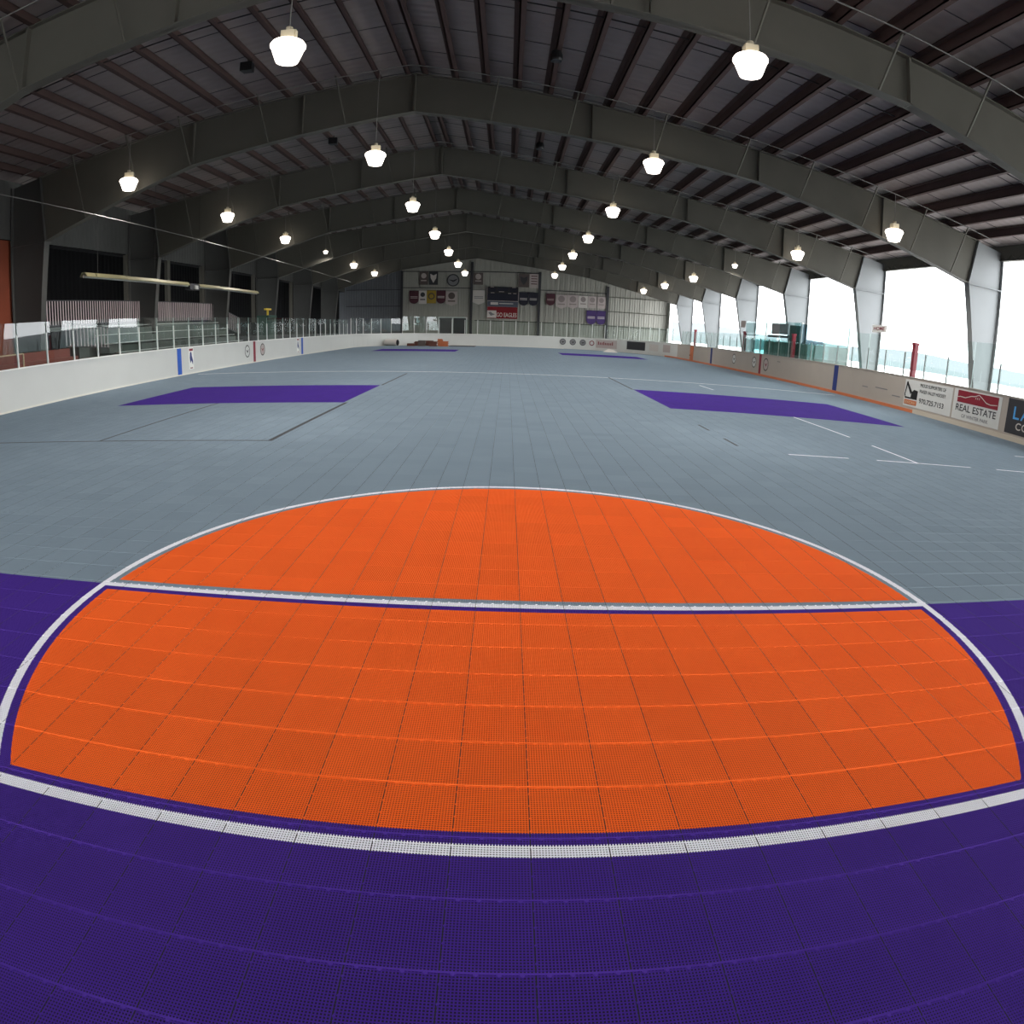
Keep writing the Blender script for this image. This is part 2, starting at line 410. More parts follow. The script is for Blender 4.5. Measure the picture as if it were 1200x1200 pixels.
# ------------------------------------------------------------------ rigid steel frames
BOT = [(-61.8, 0), (-59.9, 19.5), (-37.6, 26.1), (RX, 30.4), (27.3, 25.0), (58.4, 17.8), (62.1, 0)]
BR = [-53, -45, -37.8, -28, -19, -3, 5.4, 15, 24.5, 32.4, 40.9, 48.3, 55]
def zbot(x):
    for (xa, za), (xb, zb) in zip(BOT[1:-1], BOT[2:]):
        if xa <= x <= xb: return za+(zb-za)*(x-xa)/(xb-xa)
for n, y in enumerate(FY):
    fr = empty('steel_frame', (RX, y, 0), '%s grey steel portal frame from the camera, spanning the rink' % ordn(n+1), 'steel frame', 'portal frames', 'structure')
    tw = .07; FW = .5
    def web(b, pts): b.hexa([(x, y-tw, z) for x, z in pts], [(x, y+tw, z) for x, z in pts])
    def flange(b, p, q, t=.1): 
        b.hexa([(p[0], y-FW, p[1]), (q[0], y-FW, q[1]), (q[0], y+FW, q[1]), (p[0], y+FW, p[1])], [(p[0], y-FW, p[1]+t), (q[0], y-FW, q[1]+t), (q[0], y+FW, q[1]+t), (p[0], y+FW, p[1]+t)])
    def vfl(b, p, q, t=.12):
        b.hexa([(p[0]-t/2, y-FW, p[1]), (p[0]+t/2, y-FW, p[1]), (p[0]+t/2, y+FW, p[1]), (p[0]-t/2, y+FW, p[1])], [(q[0]-t/2, y-FW, q[1]), (q[0]+t/2, y-FW, q[1]), (q[0]+t/2, y+FW, q[1]), (q[0]-t/2, y+FW, q[1])])
    kl, kr = -61.0, 59.8                       # tops of the knee end plates
    b = MB()
    web(b, [(-59.9, 19.5), (-37.6, 26.1), (-37.6, ztop(-37.6)), (kl, ztop(kl))])
    web(b, [(-37.6, 26.1), (RX, 30.4), (RX, 35), (-37.6, ztop(-37.6))])
    web(b, [(RX, 30.4), (27.3, 25), (27.3, ztop(27.3)), (RX, 35)])
    web(b, [(27.3, 25), (58.4, 17.8), (kr, ztop(kr)), (27.3, ztop(27.3))])
    for p, q in zip(BOT[1:-1], BOT[2:-1]): flange(b, p, q)
    flange(b, (kl, ztop(kl)-.1), (RX, 34.9)); flange(b, (RX, 34.9), (kr, ztop(kr)-.1))
    for x in (-37.6, RX, 27.3): vfl(b, (x, zbot(x)), (x, ztop(x)-.02), .2)
    for x in (-24, 8, 44): vfl(b, (x, zbot(x)+.05), (x, ztop(x)-.1), .06)
    b.build('rafter', 'frame', fr)
    for sg in (-1, 1):
        xo = XW0 if sg < 0 else XW1; kx, kz = (-59.9, 19.5) if sg < 0 else (58.4, 17.8); bx = -61.8 if sg < 0 else 62.1; kt = kl if sg < 0 else kr
        b = MB(); pts = [(kx, kz), (kt, ztop(kt)), (xo, ztop(xo)), (xo, -.02), (bx, -.02)]
        if sg > 0: pts = pts[::-1]
        web(b, pts)
        vfl(b, (bx, -.02), (kx, kz), .14); vfl(b, (kx, kz), (kt, ztop(kt)), .26); vfl(b, (xo, -.02), (xo, ztop(xo)), .14)
        flange(b, (min(kx, xo), kz-.05), (max(kx, xo), kz-.05), .1)
        flange(b, (min(bx, xo)-.3, -.02), (max(bx, xo)+.3, -.02), .12)
        b.build('column', 'column' if sg > 0 else 'column_shaded', fr)
    for x in BR:
        b = MB(); b.bar((x, y-FW, zbot(x)+.05), (x+(.8 if x > RX else -.8), y-2.6, ztop(x+.8)+.2), .14)
        b.build('flange_brace', 'frame', fr)

# ------------------------------------------------------------------ walls
b = MB(); b.m = 0
def gable(x): return ztop(x)+PD-.02
b.hexa([(-42.8, 233, 0), (XW1, 233, 0), (XW1, 233, gable(XW1)), (RX, 233, gable(RX)), (-42.8, 233, gable(-42.8))],
       [(-42.8, 234, 0), (XW1, 234, 0), (XW1, 234, gable(XW1)), (RX, 234, gable(RX)), (-42.8, 234, gable(-42.8))])
b.m = 1
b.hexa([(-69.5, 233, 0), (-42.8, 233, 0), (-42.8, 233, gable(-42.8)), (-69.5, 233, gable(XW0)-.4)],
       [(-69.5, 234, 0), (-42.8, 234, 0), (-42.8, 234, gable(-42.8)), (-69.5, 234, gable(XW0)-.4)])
b.m = 0
x = -41.8
while x < 64: b.box(x-.07, x+.07, 232.88, 233.01, 0, gable(x)-.1); x += 2.0
b.m = 1
x = -65
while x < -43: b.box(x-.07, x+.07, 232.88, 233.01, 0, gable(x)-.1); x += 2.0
wf = b.build('wall_far', ['farwall', 'farwalld']); tag(wf, kind='structure')
for x in (-42.8, -15.0, 11.7, 38.9):
    b = MB(); b.box(x-.5, x+.5, 232.2, 232.3, 0, ztop(x)-2); b.box(x-.06, x+.06, 232.3, 232.9, 0, ztop(x)-2)
    b.build('wind_post', 'charcoal', wf)
for xa, xb, z in ((-15, 11.7, 28.9), (-42.8, -15, 28.7), (-42.8, -15, 22.2), (11.7, 38.9, 22.3), (38.9, 64, 15.2), (38.9, 64, 21.0), (-66, -42.8, 21.4), (-66, -42.8, 14.8), (11.7, 64, 9.4), (-14, 11.7, 9.4)):
    b = MB(); b.box(xa+.5, xb-.5, 232.4, 232.9, z-.28, z); b.build('wall_girt', 'charcoal' if z > 10 and xb < 39 else 'frame', wf)
# left wall: light header above, dark lower part set back behind the seats
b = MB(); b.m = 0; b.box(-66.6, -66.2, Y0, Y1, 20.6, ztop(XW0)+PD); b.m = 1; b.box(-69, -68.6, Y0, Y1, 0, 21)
b.box(-68.8, -66.4, Y0, Y1, 20.5, 20.6)
b.m = 2; b.box(-67.6, -66.5, 30, 57.5, 0, 20.5)
wl = b.build('wall_left', ['leftwall', 'leftdark', 'rust']); tag(wl, kind='structure')
for y in (83.8, 97.9, 112.5, 141, 170):
    b = MB(); b.box(-66.9, -66.2, y-.5, y+.5, 8, 20.6); b.build('door_jamb', 'frame', wl)
b = MB(); b.box(XW0, XW1, Y0-.6, Y0, 0, 27); b.build('wall_back', 'farwall')['kind'] = 'structure'
# right side: open bays under an eave beam
ev = MB(); ev.box(64.2, 64.6, Y0, Y1, 21.9, 23.9); ev.box(64.0, 64.8, Y0, Y1, 21.8, 21.95)
y = Y0
while y < Y1-2: ev.bar((64.15, y, 21.95), (64.15, y+1, 22.6), .1); ev.bar((64.15, y+1, 22.6), (64.15, y+2, 21.95), .1); y += 2
o = ev.build('wall_right', 'frame'); o['kind'] = 'structure'; o.name = 'trim_1'
b = MB(); b.box(63.9, 65.3, 229.5, 233, 0, 23.3); o = b.build('trim_2', 'post'); o['kind'] = 'structure'

# far door pair
d = empty('door_1', (-22.2, 232.6, 0), kind='structure')
b = MB()
for x in (-27.9, -22.2, -16.7): b.box(x-.22, x+.22, 232.3, 232.9, 0, 10.4)
b.box(-28, -16.5, 232.3, 232.9, 10.1, 10.5); b.build('door_frame', 'post', d)
for xa, xb in ((-27.6, -22.5), (-21.9, -17)):
    b = MB(); b.box(xa, xb, 232.5, 232.8, .1, 10.05); b.build('door_leaf', 'doorglass', d)

# ------------------------------------------------------------------ dasher boards
def arc(cx, a0, a1, n):
    return [(cx+RC*cos(a0+(a1-a0)*i/n), YF-RC+RC*sin(a0+(a1-a0)*i/n)) for i in range(n+1)]
LH, RHt = 4.0, 4.45
pathL = [(XL, -14), (XL, YF-RC)]
pathF = arc(XL+RC, pi, pi/2, 16)+arc(XR-RC, pi/2, 0, 16)
pathR = [(XR, YF-RC), (XR, -14)]
def hF(x): return LH+(RHt-LH)*max(0, min(1, (x-(XR-RC))/RC))
def ribbon(b, path, z0, z1, t0, t1):           # wall along a path; offsets to the left (outer) side
    P = []
    for i, (x, y) in enumerate(path):
        xa, ya = path[max(0, i-1)]; xb, yb = path[min(len(path)-1, i+1)]
        L = hypot(xb-xa, yb-ya); nx, ny = -(yb-ya)/L, (xb-xa)/L
        f0 = z0(x) if callable(z0) else z0; f1 = z1(x) if callable(z1) else z1
        P.append([(x+nx*t0, y+ny*t0, f0), (x+nx*t1, y+ny*t1, f0), (x+nx*t1, y+ny*t1, f1), (x+nx*t0, y+ny*t0, f1)])
    for p, q in zip(P, P[1:]): b.hexa([p[0], q[0], q[1], p[1]], [p[3], q[3], q[2], p[2]])
def boards(path, h, label, kick, cap, org, face='board'):
    r = empty('dasher_boards', org, label, 'rink boards')
    b = MB(); ribbon(b, path, .02, h, 0, .45); b.build('board_face', face, r)
    b = MB(); ribbon(b, path, (lambda x: (h(x) if callable(h) else h)), (lambda x: (h(x) if callable(h) else h)+.12), -.06, .52); b.build('cap_rail', cap, r)
    return r
bl = boards(pathL, LH, 'long white dasher boards on the dark grandstand side', 'kickw', 'capw', (XL, 100, 0))
bf = boards(pathF, hF, 'white dasher boards curving around the far end below the banners', 'kickw', 'capw', (0, YF, 0))
br = boards(pathR, RHt, 'pale dasher boards with advertisements along the open daylit side', 'kicko', 'board_shaded', (XR, 100, 0), 'board_shaded')
for r, p, m, z in ((bl, pathL, 'kickw', .16), (bf, arc(XL+RC, pi, pi/2, 16)+[(XR-RC, YF)], 'kickw', .16), (br, [(XR, YF-RC), (XR, 55)], 'kicko', .42)):
    b = MB(); ribbon(b, p, 0, z, -.10, .02); b.build('kick_plate', m, r)
b = MB(); ribbon(b, arc(XR-RC, .3, 0, 5), 0, .42, -.1, .02); b.build('kick_plate', 'kicko', bf)
b = MB(); ribbon(b, [(XR, 55), (XR, -14)], 0, .5, -.10, .02); b.build('kick_plate', 'kickn', br)
def stripe(par, X, y, w, h, m, s):             # painted stripe across a long board
    b = MB(); x0 = X+.0; b.box(min(X, X+s*.03), max(X, X+s*.03), y-w/2, y+w/2, .45 if X > 0 else .17, h+.0); b.build('line_stripe', m, par)
for y, m, w in ((69.6, 'blue', 1.2), (98, 'red', 1.0), (126.2, 'blue', 1.2)): stripe(bl, XL, y, w, LH, m, 1)
for y, m, w in ((76.2, 'navy', 1.3), (107.3, 'red', 1.0), (138.9, 'navy', 1.3)): stripe(br, XR, y, w, RHt, m, -1)
def disc(b, c, r, r0, ux, uz, nrm, off, n=20, sx=1.):
    """ring (r0 > 0) or disc on a wall"""
    def P(rad, a): return tuple(c[i]+ux[i]*rad*sx*cos(a)+uz[i]*rad*sin(a)+nrm[i]*off for i in range(3))
    for k in range(n):
        a, e = 2*pi*k/n, 2*pi*(k+1)/n
        if r0 > 0: b.quad(P(r0, a), P(r, a), P(r, e), P(r0, e))
        else: b.poly([P(0, 0), P(r, a), P(r, e)])
def logo(par, c, r, ux, nrm, base, ring, mark, sx=1.):
    uz = (0, 0, 1)
    b = MB(); disc(b, c, r, 0, ux, uz, nrm, .03, sx=sx); o = b.build('round_logo', base, par)
    b = MB(); disc(b, c, r, r*.84, ux, uz, nrm, .045, sx=sx); b.build('logo_ring', ring, o)
    b = MB()
    def P(u, v): return tuple(c[i]+ux[i]*u*r*sx+uz[i]*v*r+nrm[i]*.05 for i in range(3))
    b.poly([P(-.6, .25), P(-.2, -.05), P(0, -.35), P(.35, .0), P(.65, .3), P(.2, .12), P(0, .0), P(-.25, .15)])
    b.build('logo_mark', mark, o)
uxL, nL = (0, 1, 0), (1, 0, 0); uxR, nR = (0, -1, 0), (-1, 0, 0); uxF, nF = (1, 0, 0), (0, -1, 0)
logo(bl, (XL, 94.6, 2.3), 1.15, uxL, nL, 'board', 'charcoal', 'charcoal')
logo(bl, (XL, 102, 2.3), 1.2, uxL, nL, 'bpink', 'charcoal', 'maroon')
logo(br, (XR, 122.5, 2.6), 1.15, uxR, nR, 'board', 'charcoal', 'charcoal')
logo(br, (XR, 110.5, 2.6), 1.15, uxR, nR, 'board', 'charcoal', 'charcoal')
logo(br, (XR, 104.3, 2.5), 1.3, uxR, nR, 'bpink', 'charcoal', 'maroon')
for a in (1.585, 1.475, 1.365): logo(bf, (XR-RC+(RC-.02)*cos(a), YF-RC+(RC-.02)*sin(a), 2.5), 1.1, (sin(a), -cos(a), 0), (-cos(a), -sin(a), 0), 'grey2', 'charcoal', 'black')
# upright player decals beside the left blue lines
for y in (73.2, 123.2):
    b = MB(); b.box(XL, XL+.03, y-.75, y+.75, .7, 3.95); o = b.build('decal', 'capw', bl)
    b = MB(); X = XL+.045
    b.poly([(X, y-.35, 3.2), (X, y-.5, 2.4), (X, y-.35, 1.6), (X, y+.0, 2.0), (X, y+.45, 1.3), (X, y+.55, 1.9), (X, y+.2, 2.7), (X, y+.1, 3.2), (X, y-.1, 3.35)]); b.build('decal_figure', 'navy', o)
    b = MB(); b.box(XL+.03, XL+.04, y-.6, y+.6, 3.45, 3.8); b.build('decal_band', 'red', o)
    b = MB(); b.box(XL+.03, XL+.04, y-.4, y+.4, .8, .95); b.build('decal_band', 'red', o)
# advertisements on the right boards
def ad_panel(name, y0, y1, z0, z1, m, par=br):
    b = MB(); b.box(XR-.03, XR, min(y0, y1), max(y0, y1), z0, z1); return b.build(name, m, par)
def tx(name, s, m, par, y, z, h, w): return text_mesh(name, s, m, par, (XR-.02, y, z), h, uxR, (0,0,1), nR, w)
a1 = ad_panel('advertisement', 57.4, 47.6, .75, 4.2, 'board')
b = MB(); X = XR-.05
for pts in ([(57.2,1.75),(54.5,1.75),(54.5,1.95),(57.2,1.95)], [(55.9,1.95),(54.5,1.95),(54.45,2.9),(55.3,3.0),(55.8,2.6)], [(56.0,2.3),(55.7,2.7),(56.8,3.9),(57.0,3.7)], [(56.7,3.95),(57.0,3.9),(57.3,2.2),(57.15,2.15)], [(57.35,2.4),(57.0,2.1),(57.25,1.95)]):
    b.poly([(X, y, z) for y, z in pts][::-1])
b.build('excavator_emblem', 'black', a1)
b = MB(); b.box(XR-.05, XR-.03, 54.5, 57.2, 1.0, 1.6); o = b.build('orange_name_plate', 'kicko', a1)
text_mesh('lettering', 'EXCAV', 'tan', o, (XR-.04, 57.0, 1.12), .34, uxR, (0,0,1), nR, 2.3)
tx('lettering', 'PROUD SUPPORTERS OF', 'black', a1, 54.1, 3.5, .42, 5.2)
tx('lettering', 'FRASER VALLEY HOCKEY', 'black', a1, 54.1, 2.75, .42, 5.3)
tx('lettering', '970.725.7153', 'black', a1, 54.0, 1.45, .62, 5.0)
a2 = ad_panel('advertisement', 47.3, 39.2, .75, 4.25, 'board')
b = MB(); b.box(XR-.06, XR-.03, 39.7, 46.6, 2.75, 4.1); o = b.build('red_mountain_panel', 'red', a2)
b = MB(); X = XR-.075
mt = [(47.0, 3.2), (46.1, 3.35), (45.2, 3.3), (44.2, 3.6), (43.6, 3.65), (42.9, 3.9), (42.3, 3.6), (41.6, 3.2), (40.9, 3.1), (39.8, 3.2)]
for (ya, za), (yb, zb) in zip(mt, mt[1:]): b.quad((X, ya, za), (X, ya, za+.09), (X, yb, zb+.09), (X, yb, zb))
for q in (43.4, 43.1, 42.8): b.quad((X, q, 3.4), (X, q+.08, 3.4), (X, q+.02, 3.65), (X, q-.06, 3.65))
b.build('mountain_line', 'bwhite', o)
tx('lettering', 'REAL ESTATE', 'charcoal', a2, 46.7, 1.75, .78, 6.9)
tx('lettering', 'OF WINTER PARK', 'grey2', a2, 45.5, 1.05, .4, 4.6)
a3 = ad_panel('advertisement', 38.2, 30.0, .75, 4.35, 'charcoal')
tx('letter', 'L', 'skyblue', a3, 37.2, 2.3, 1.3, .9); tx('letter', 'A', 'skyblue', a3, 36.1, 2.3, 1.3, 1.4); tx('letter', 'C', 'bwhite', a3, 36.6, 1.25, .75, .75); tx('letter', 'O', 'bwhite', a3, 35.7, 1.25, .75, .8)
# faint old marks and the far dark advertisement
for y0, y1, z in ((64.5, 61.5, 2.2), (60.2, 58.3, 1.6), (68, 66.5, 2.0), (99, 97.6, 3.4)):
    b = MB(); b.box(XR-.02, XR, y1, y0, z, z+.14); b.build('scuff_mark', 'grey2', br)
def arcpt(a, off=0): return (XR-RC+(RC-off)*cos(a), YF-RC+(RC-off)*sin(a))
def arcpanel(name, a0, a1, z0, z1, m):
    b = MB(); n = 6
    for i in range(n):
        p, q = arcpt(a0+(a1-a0)*i/n, .04), arcpt(a0+(a1-a0)*(i+1)/n, .04)
        p2, q2 = arcpt(a0+(a1-a0)*i/n, -.02), arcpt(a0+(a1-a0)*(i+1)/n, -.02)
        b.hexa([(*p, z0), (*q, z0), (*q2, z0), (*p2, z0)], [(*p, z1), (*q, z1), (*q2, z1), (*p2, z1)])
    return b.build(name, m, bf)
arcpanel('dark_advertisement', .62, .86, 1.2, 4.0, 'charcoal')
arcpanel('pale_advertisement', .20, .34, 1.4, 3.8, 'bpink'); arcpanel('pale_advertisement', .42, .56, 1.4, 3.6, 'bwhite')
o = arcpanel('red_lettered_advertisement', .98, 1.22, 1.0, 3.8, 'bpink')
for k in range(9):
    a = 1.19-k*.02; p = arcpt(a, .09)
    b = MB(); b.box(p[0]-.17, p[0]+.17, p[1]-.02, p[1]+.02, 2.1, 2.9+(.3 if k in (0, 3, 8) else 0)); b.build('lettering', 'maroon', o)
b = MB(); a = 1.265; p = arcpt(a, .05); disc(b, (p[0], p[1], 2.5), .9, .62, (sin(a), -cos(a), 0), (0,0,1), (-cos(a), -sin(a), 0), .03); b.build('red_ring_logo', 'maroon', bf)
b = MB(); b.box(XR-.2, XR, 154.6, 157.2, .4, 4.3); b.build('orange_gate_panel', 'kicko', br)
b = MB(); b.box(XR-.45, XR-.2, 156.6, 157.0, 1.6, 1.8); b.build('gate_latch', 'black', br)

# ------------------------------------------------------------------ glass and posts above the boards
def poly_len(path):
    L = [0]
    for p, q in zip(path, path[1:]): L.append(L[-1]+hypot(q[0]-p[0], q[1]-p[1]))
    return L
def walk(path, s):
    L = poly_len(path)
    for i in range(len(path)-1):
        if s <= L[i+1]+1e-9:
            t = (s-L[i])/(L[i+1]-L[i]); p, q = path[i], path[i+1]
            return (p[0]+(q[0]-p[0])*t, p[1]+(q[1]-p[1])*t), ((q[0]-p[0])/(L[i+1]-L[i]), (q[1]-p[1])/(L[i+1]-L[i]))
def glass_run(pts, zb, ztp, ztg, side, pm, gm='glass', w=.16):
    """pts: [(xy, dir)]; a post at each point, a pane between neighbours"""
    where = {'left': 'the grandstand boards', 'far': 'the far end boards', 'right': 'the open side boards'}[side]
    frm = {'left': 'left edge', 'far': 'left corner', 'right': 'far corner'}[side]
    for i, ((x, y), (dx, dy)) in enumerate(pts):
        nx, ny = -dy, dx
        cx, cy = x+nx*.3, y+ny*.3; h = w/2
        z0 = zb(x)+.12
        b = MB(); b.hexa([(cx-h, cy-h, z0), (cx+h, cy-h, z0), (cx+h, cy+h, z0), (cx-h, cy+h, z0)], [(cx-h, cy-h, ztp), (cx+h, cy-h, ztp), (cx+h, cy+h, ztp), (cx-h, cy+h, ztp)])
        o = b.build('glass_post', pm, org=(cx, cy, z0))
        tag(o, 'slim metal glass post on %s, %s from the %s' % (where, ordn(i+1), frm), 'post', 'glass posts on '+where)
        if i+1 < len(pts):
            (x2, y2), (ex, ey) = pts[i+1]
            cx2, cy2 = x2-ey*.3, y2+ex*.3
            L = hypot(cx2-cx, cy2-cy); ux, uy = (cx2-cx)/L, (cy2-cy)/L; px, py = -uy*.022, ux*.022
            a = (cx+ux*.1, cy+uy*.1); c = (cx2-ux*.1, cy2-uy*.1); top = ztg[i] if isinstance(ztg, list) else ztg
            z0b = max(z0, zb(x2)+.12)
            b = MB(); b.m = 0
            lo = [(a[0]-px, a[1]-py, z0b), (c[0]-px, c[1]-py, z0b), (c[0]+px, c[1]+py, z0b), (a[0]+px, a[1]+py, z0b)]
            b.hexa(lo, [(q[0], q[1], top) for q in lo]); b.mi = [1, 1, 0, 1, 0, 1]
            o = b.build('glass_shield', [gm, 'edge'], org=(a[0], a[1], z0b))
            tag(o, 'clear glass shield above %s, %s from the %s' % (where, ordn(i+1), frm), 'glass shield', 'glass shields on '+where)
lp = [((XL, 32.28+4.56*k), (0, 1)) for k in range(31)]
glass_run(lp, lambda x: LH, 7.35, 8.5, 'left', 'post')
far_pts = []
fp = pathF; tot = poly_len(fp)[-1]; s = 2.0
while s < tot-1: far_pts.append(walk(fp, s)); s += 4.45
nfar = len(far_pts)
glass_run(far_pts, hF, 9.0, [9.9 if 5 < i < 11 else 9.1 for i in range(nfar)], 'far', 'post', w=.2)
rp = [((XR, 167.9-4.55*k), (0, -1)) for k in range(30)]
tg = []
for k in range(30):
    yk = 167.9-4.55*k-2.3
    tg.append(7.7 if 82 < yk < 119 else (9.8 if yk < 82 else 8.4))
glass_run(rp, lambda x: RHt, 7.7, tg, 'right', 'postd')
for i, (y, m) in enumerate(((57.4, 'red'), (94.5, 'red'), (119.3, 'maroon'), (156.8, 'red'))):
    b = MB(); b.box(XR+.64, XR+1.2, y-.32, y+.32, 0, 9.0); b.box(XR+.58, XR+1.26, y-.4, y+.4, 8.7, 9.05)
    o = b.build('padded_post', m, org=(XR+.92, y, 0))
    tag(o, ['bright red padded post above the excavator advertisement', 'red padded post at the near end of the penalty boxes', 'dark maroon padded post at the far end of the penalty boxes', 'red padded post above the orange gate panel'][i], 'post', 'padded posts on the open side')

# ------------------------------------------------------------------ penalty boxes behind the right boards
pb = empty('penalty_box', (55, 100, 0), 'glass walled penalty boxes behind the boards on the open side', 'penalty box')
for ya, yb, m in ((82.5, 87, 'glasst'), (87.2, 91.4, 'glasst'), (100.6, 104, 'glasst'), (112, 118, 'glasst')):
    b = MB(); b.box(57, 57.05, ya, yb, 4, 11.6); b.build('back_pane', m, pb)
b = MB(); b.box(57, 57.1, 91.6, 100.4, 1, 11.3); b.build('back_panel', 'glassblue', pb)
for y in (82.3, 100.5, 118.2):
    b = MB(); b.box(52.1, 57, y-.03, y+.03, 4, 11.4); b.build('side_pane', 'glasst', pb)
    b = MB(); b.box(56.9, 57.2, y-.15, y+.15, 0, 11.6); b.build('corner_post', 'post', pb)
for y in (85.5, 88.5, 96.0, 98.2, 103.8, 106.8, 109.8, 112.8, 115.5):
    b = MB(); b.box(52.3, 56.8, y-.03, y+.03, 3.2, 7.5); b.build('divider_pane', 'glasst', pb)
b = MB(); b.box(56.8, 56.95, 82.5, 118, 0, 7.4); b.build('back_wall', 'boxgreen', pb)
b = MB(); b.box(54.5, 56.5, 103.6, 117, 2.3, 2.6); b.box(54.6, 56.4, 104, 104.3, 0, 2.3); b.box(54.6, 56.4, 116, 116.3, 0, 2.3); b.build('bench', 'grey2', pb)
b = MB(); b.box(55.6, 57, 104.5, 114, 8.3, 8.8); b.build('shelf', 'charcoal', pb)
b = MB(); b.box(55.8, 56.9, 100.7, 103.6, 3, 10.9); b.build('dark_door', 'green', pb)
b = MB(); b.box(56, 56.9, 105, 113, 9, 11.3); b.build('grey_board', 'grey2', pb)
b = MB(); b.box(51.9, 51.98, 63.9, 67.6, 10.05, 11.1); o = b.build('sign', 'capw', org=(51.9, 65.7, 10.05)); tag(o, 'small white sign with red letters on the glass by a column', 'sign')
text_mesh('lettering', 'HOME', 'red', o, (51.9, 67.2, 10.35), .5, uxR, (0,0,1), nR, 2.8)
b = MB(); b.box(52.0, 52.08, 118.6, 121.2, 9.9, 11.4); o = b.build('sign', 'bpink', org=(52, 119.9, 9.9)); tag(o, 'pale notice sign above the dark maroon padded post', 'sign')

# ------------------------------------------------------------------ lamps
def make_lamp(p, label, dim=False):
    q = .55 if dim else 1
    r = empty('high_bay_lamp', p, label, 'lamp', None)
    x, y, z = p                                # p: bottom of the shade
    b = MB(); b.lathe([(u*q, v*q) for u, v in [(.5, 1.5), (.8, 1.46), (1.02, 1.34), (1.13, 1.16), (1.12, 1.06), (1.03, .93), (.86, .45), (.74, .14), (.7, .04), (.55, 0), (.2, -.03)]], p, 28)
    b.build('shade', 'lampdim' if dim else 'lamp', r, smooth=True)
    b = MB(); b.box(x-.42*q, x+.42*q, y-.36*q, y+.36*q, z+1.52*q, z+2.15*q); b.box(x+.28*q, x+.5*q, y-.2*q, y+.2*q, z+1.5*q, z+2.2*q); b.build('ballast_housing', 'beige', r)
    b = MB(); b.tube((x, y, z+2.15*q), (x, y, z+2.45*q), .22*q, 10); b.build('hook_cap', 'beige', r)
    return r
rows = [('inner left', -15.0, 24.0), ('inner right', 14.4, 24.2), ('outer left', -45.1, 23.9), ('outer right', 44.4, 20.8)]
protos = {}
for rn, x, z in rows:
    x0 = x
    for n, fy in enumerate(FY):
        if abs(x0) > 40 and n == 0: continue
        x = x0 if n < 2 else {-15.0: -15.4, 14.4: 14.9, -45.1: -45.7 if n == 2 else -46.4, 44.4: 45.7}[x0]
        k = n+1 if abs(x) < 20 else n
        p = (x*(.968 if n == 0 else 1), fy-2.4, z-(.9 if n == 0 else .3 if n == 1 else 0))
        dim = (rn == 'outer left' and n == 4) or (rn == 'outer right' and n == 3)
        lab = 'glowing high bay lamp, %s from the camera in the %s row' % (ordn(k), rn)
        if dim:
            p = (x, fy-2.4, z+1.0); r = make_lamp(p, 'small dimmer lamp hanging higher than its neighbours in the %s row' % rn, True)
        elif not protos: r = protos['a'] = make_lamp(p, lab)
        else: r = dup(protos['a'], p, lab)
        r['group'] = 'high bay lamps in the %s row' % rn
        sp = bpy.data.lights.new('lamp_light', 'SPOT'); sp.energy = 250 if dim else (1600, 1300, 1100, 980, 880, 850, 850)[n]; sp.spot_size = math.radians(165); sp.spot_blend = .6
        sp.shadow_soft_size = .18; sp.color = (1, .95, .9)
        so = bpy.data.objects.new('lamp_light', sp); COL.objects.link(so); so.parent = r; so.location = (0, 0, -.1*T)
        bb = MB(); bb.tube((p[0], p[1], p[2]+(1.3 if dim else 2.4)), (p[0], p[1], ztop(p[0])+.1), .035, 6); bb.build('hanging_rod', 'wire', r)

# the same lamps go on over the near end of the rink, behind the view
for rn, x, z in rows:
    r = dup(protos['a'], (x, -5.0, z), 'glowing high bay lamp over the near end of the rink in the %s row' % rn, 'high bay lamps over the near end')
    sp = bpy.data.lights.new('lamp_light', 'SPOT'); sp.energy = 520; sp.spot_size = math.radians(165); sp.spot_blend = .6
    sp.shadow_soft_size = .18; sp.color = (1, .95, .9)
    so = bpy.data.objects.new('lamp_light', sp); COL.objects.link(so); so.parent = r; so.location = (0, 0, -.1*T)
    bb = MB(); bb.tube((x, -5.0, z+2.4), (x, -5.0, ztop(x)+.1), .035, 6); bb.build('hanging_rod', 'wire', r)
# dark ceiling speakers
for i, (x, y, z) in enumerate(((-26.0, 43.5, 32.2), (3.1, 43, 31.9), (-25, 71, 32.4), (3.1, 72.4, 31.9))):
    lab = ['black boxy speaker under the left roof slope of the first bay', 'black round speaker under the right roof slope of the first bay', 'black boxy speaker under the left roof slope of the second bay', 'black round speaker under the right roof slope of the second bay'][i]
    r = empty('ceiling_speaker', (x, y, z), lab, 'speaker', 'ceiling speakers')
    b = MB()
    if x > 0: b.lathe([(.2, .55), (.48, .45), (.58, .1), (.58, -.3), (.5, -.5)], (x, y, z), 16)
    else: b.hexa([(x-.62, y-.5, z-.5), (x+.62, y-.5, z-.5), (x+.5, y+.4, z-.5), (x-.5, y+.4, z-.5)], [(x-.62, y-.5, z+.4), (x+.62, y-.5, z+.4), (x+.5, y+.4, z+.4), (x-.5, y+.4, z+.4)])
    b.build('cabinet', 'black', r)
    b = MB(); b.bar((x, y, z+.3), (x, y, ztop(x)+.1), .1); b.build('bracket', 'strap', r)

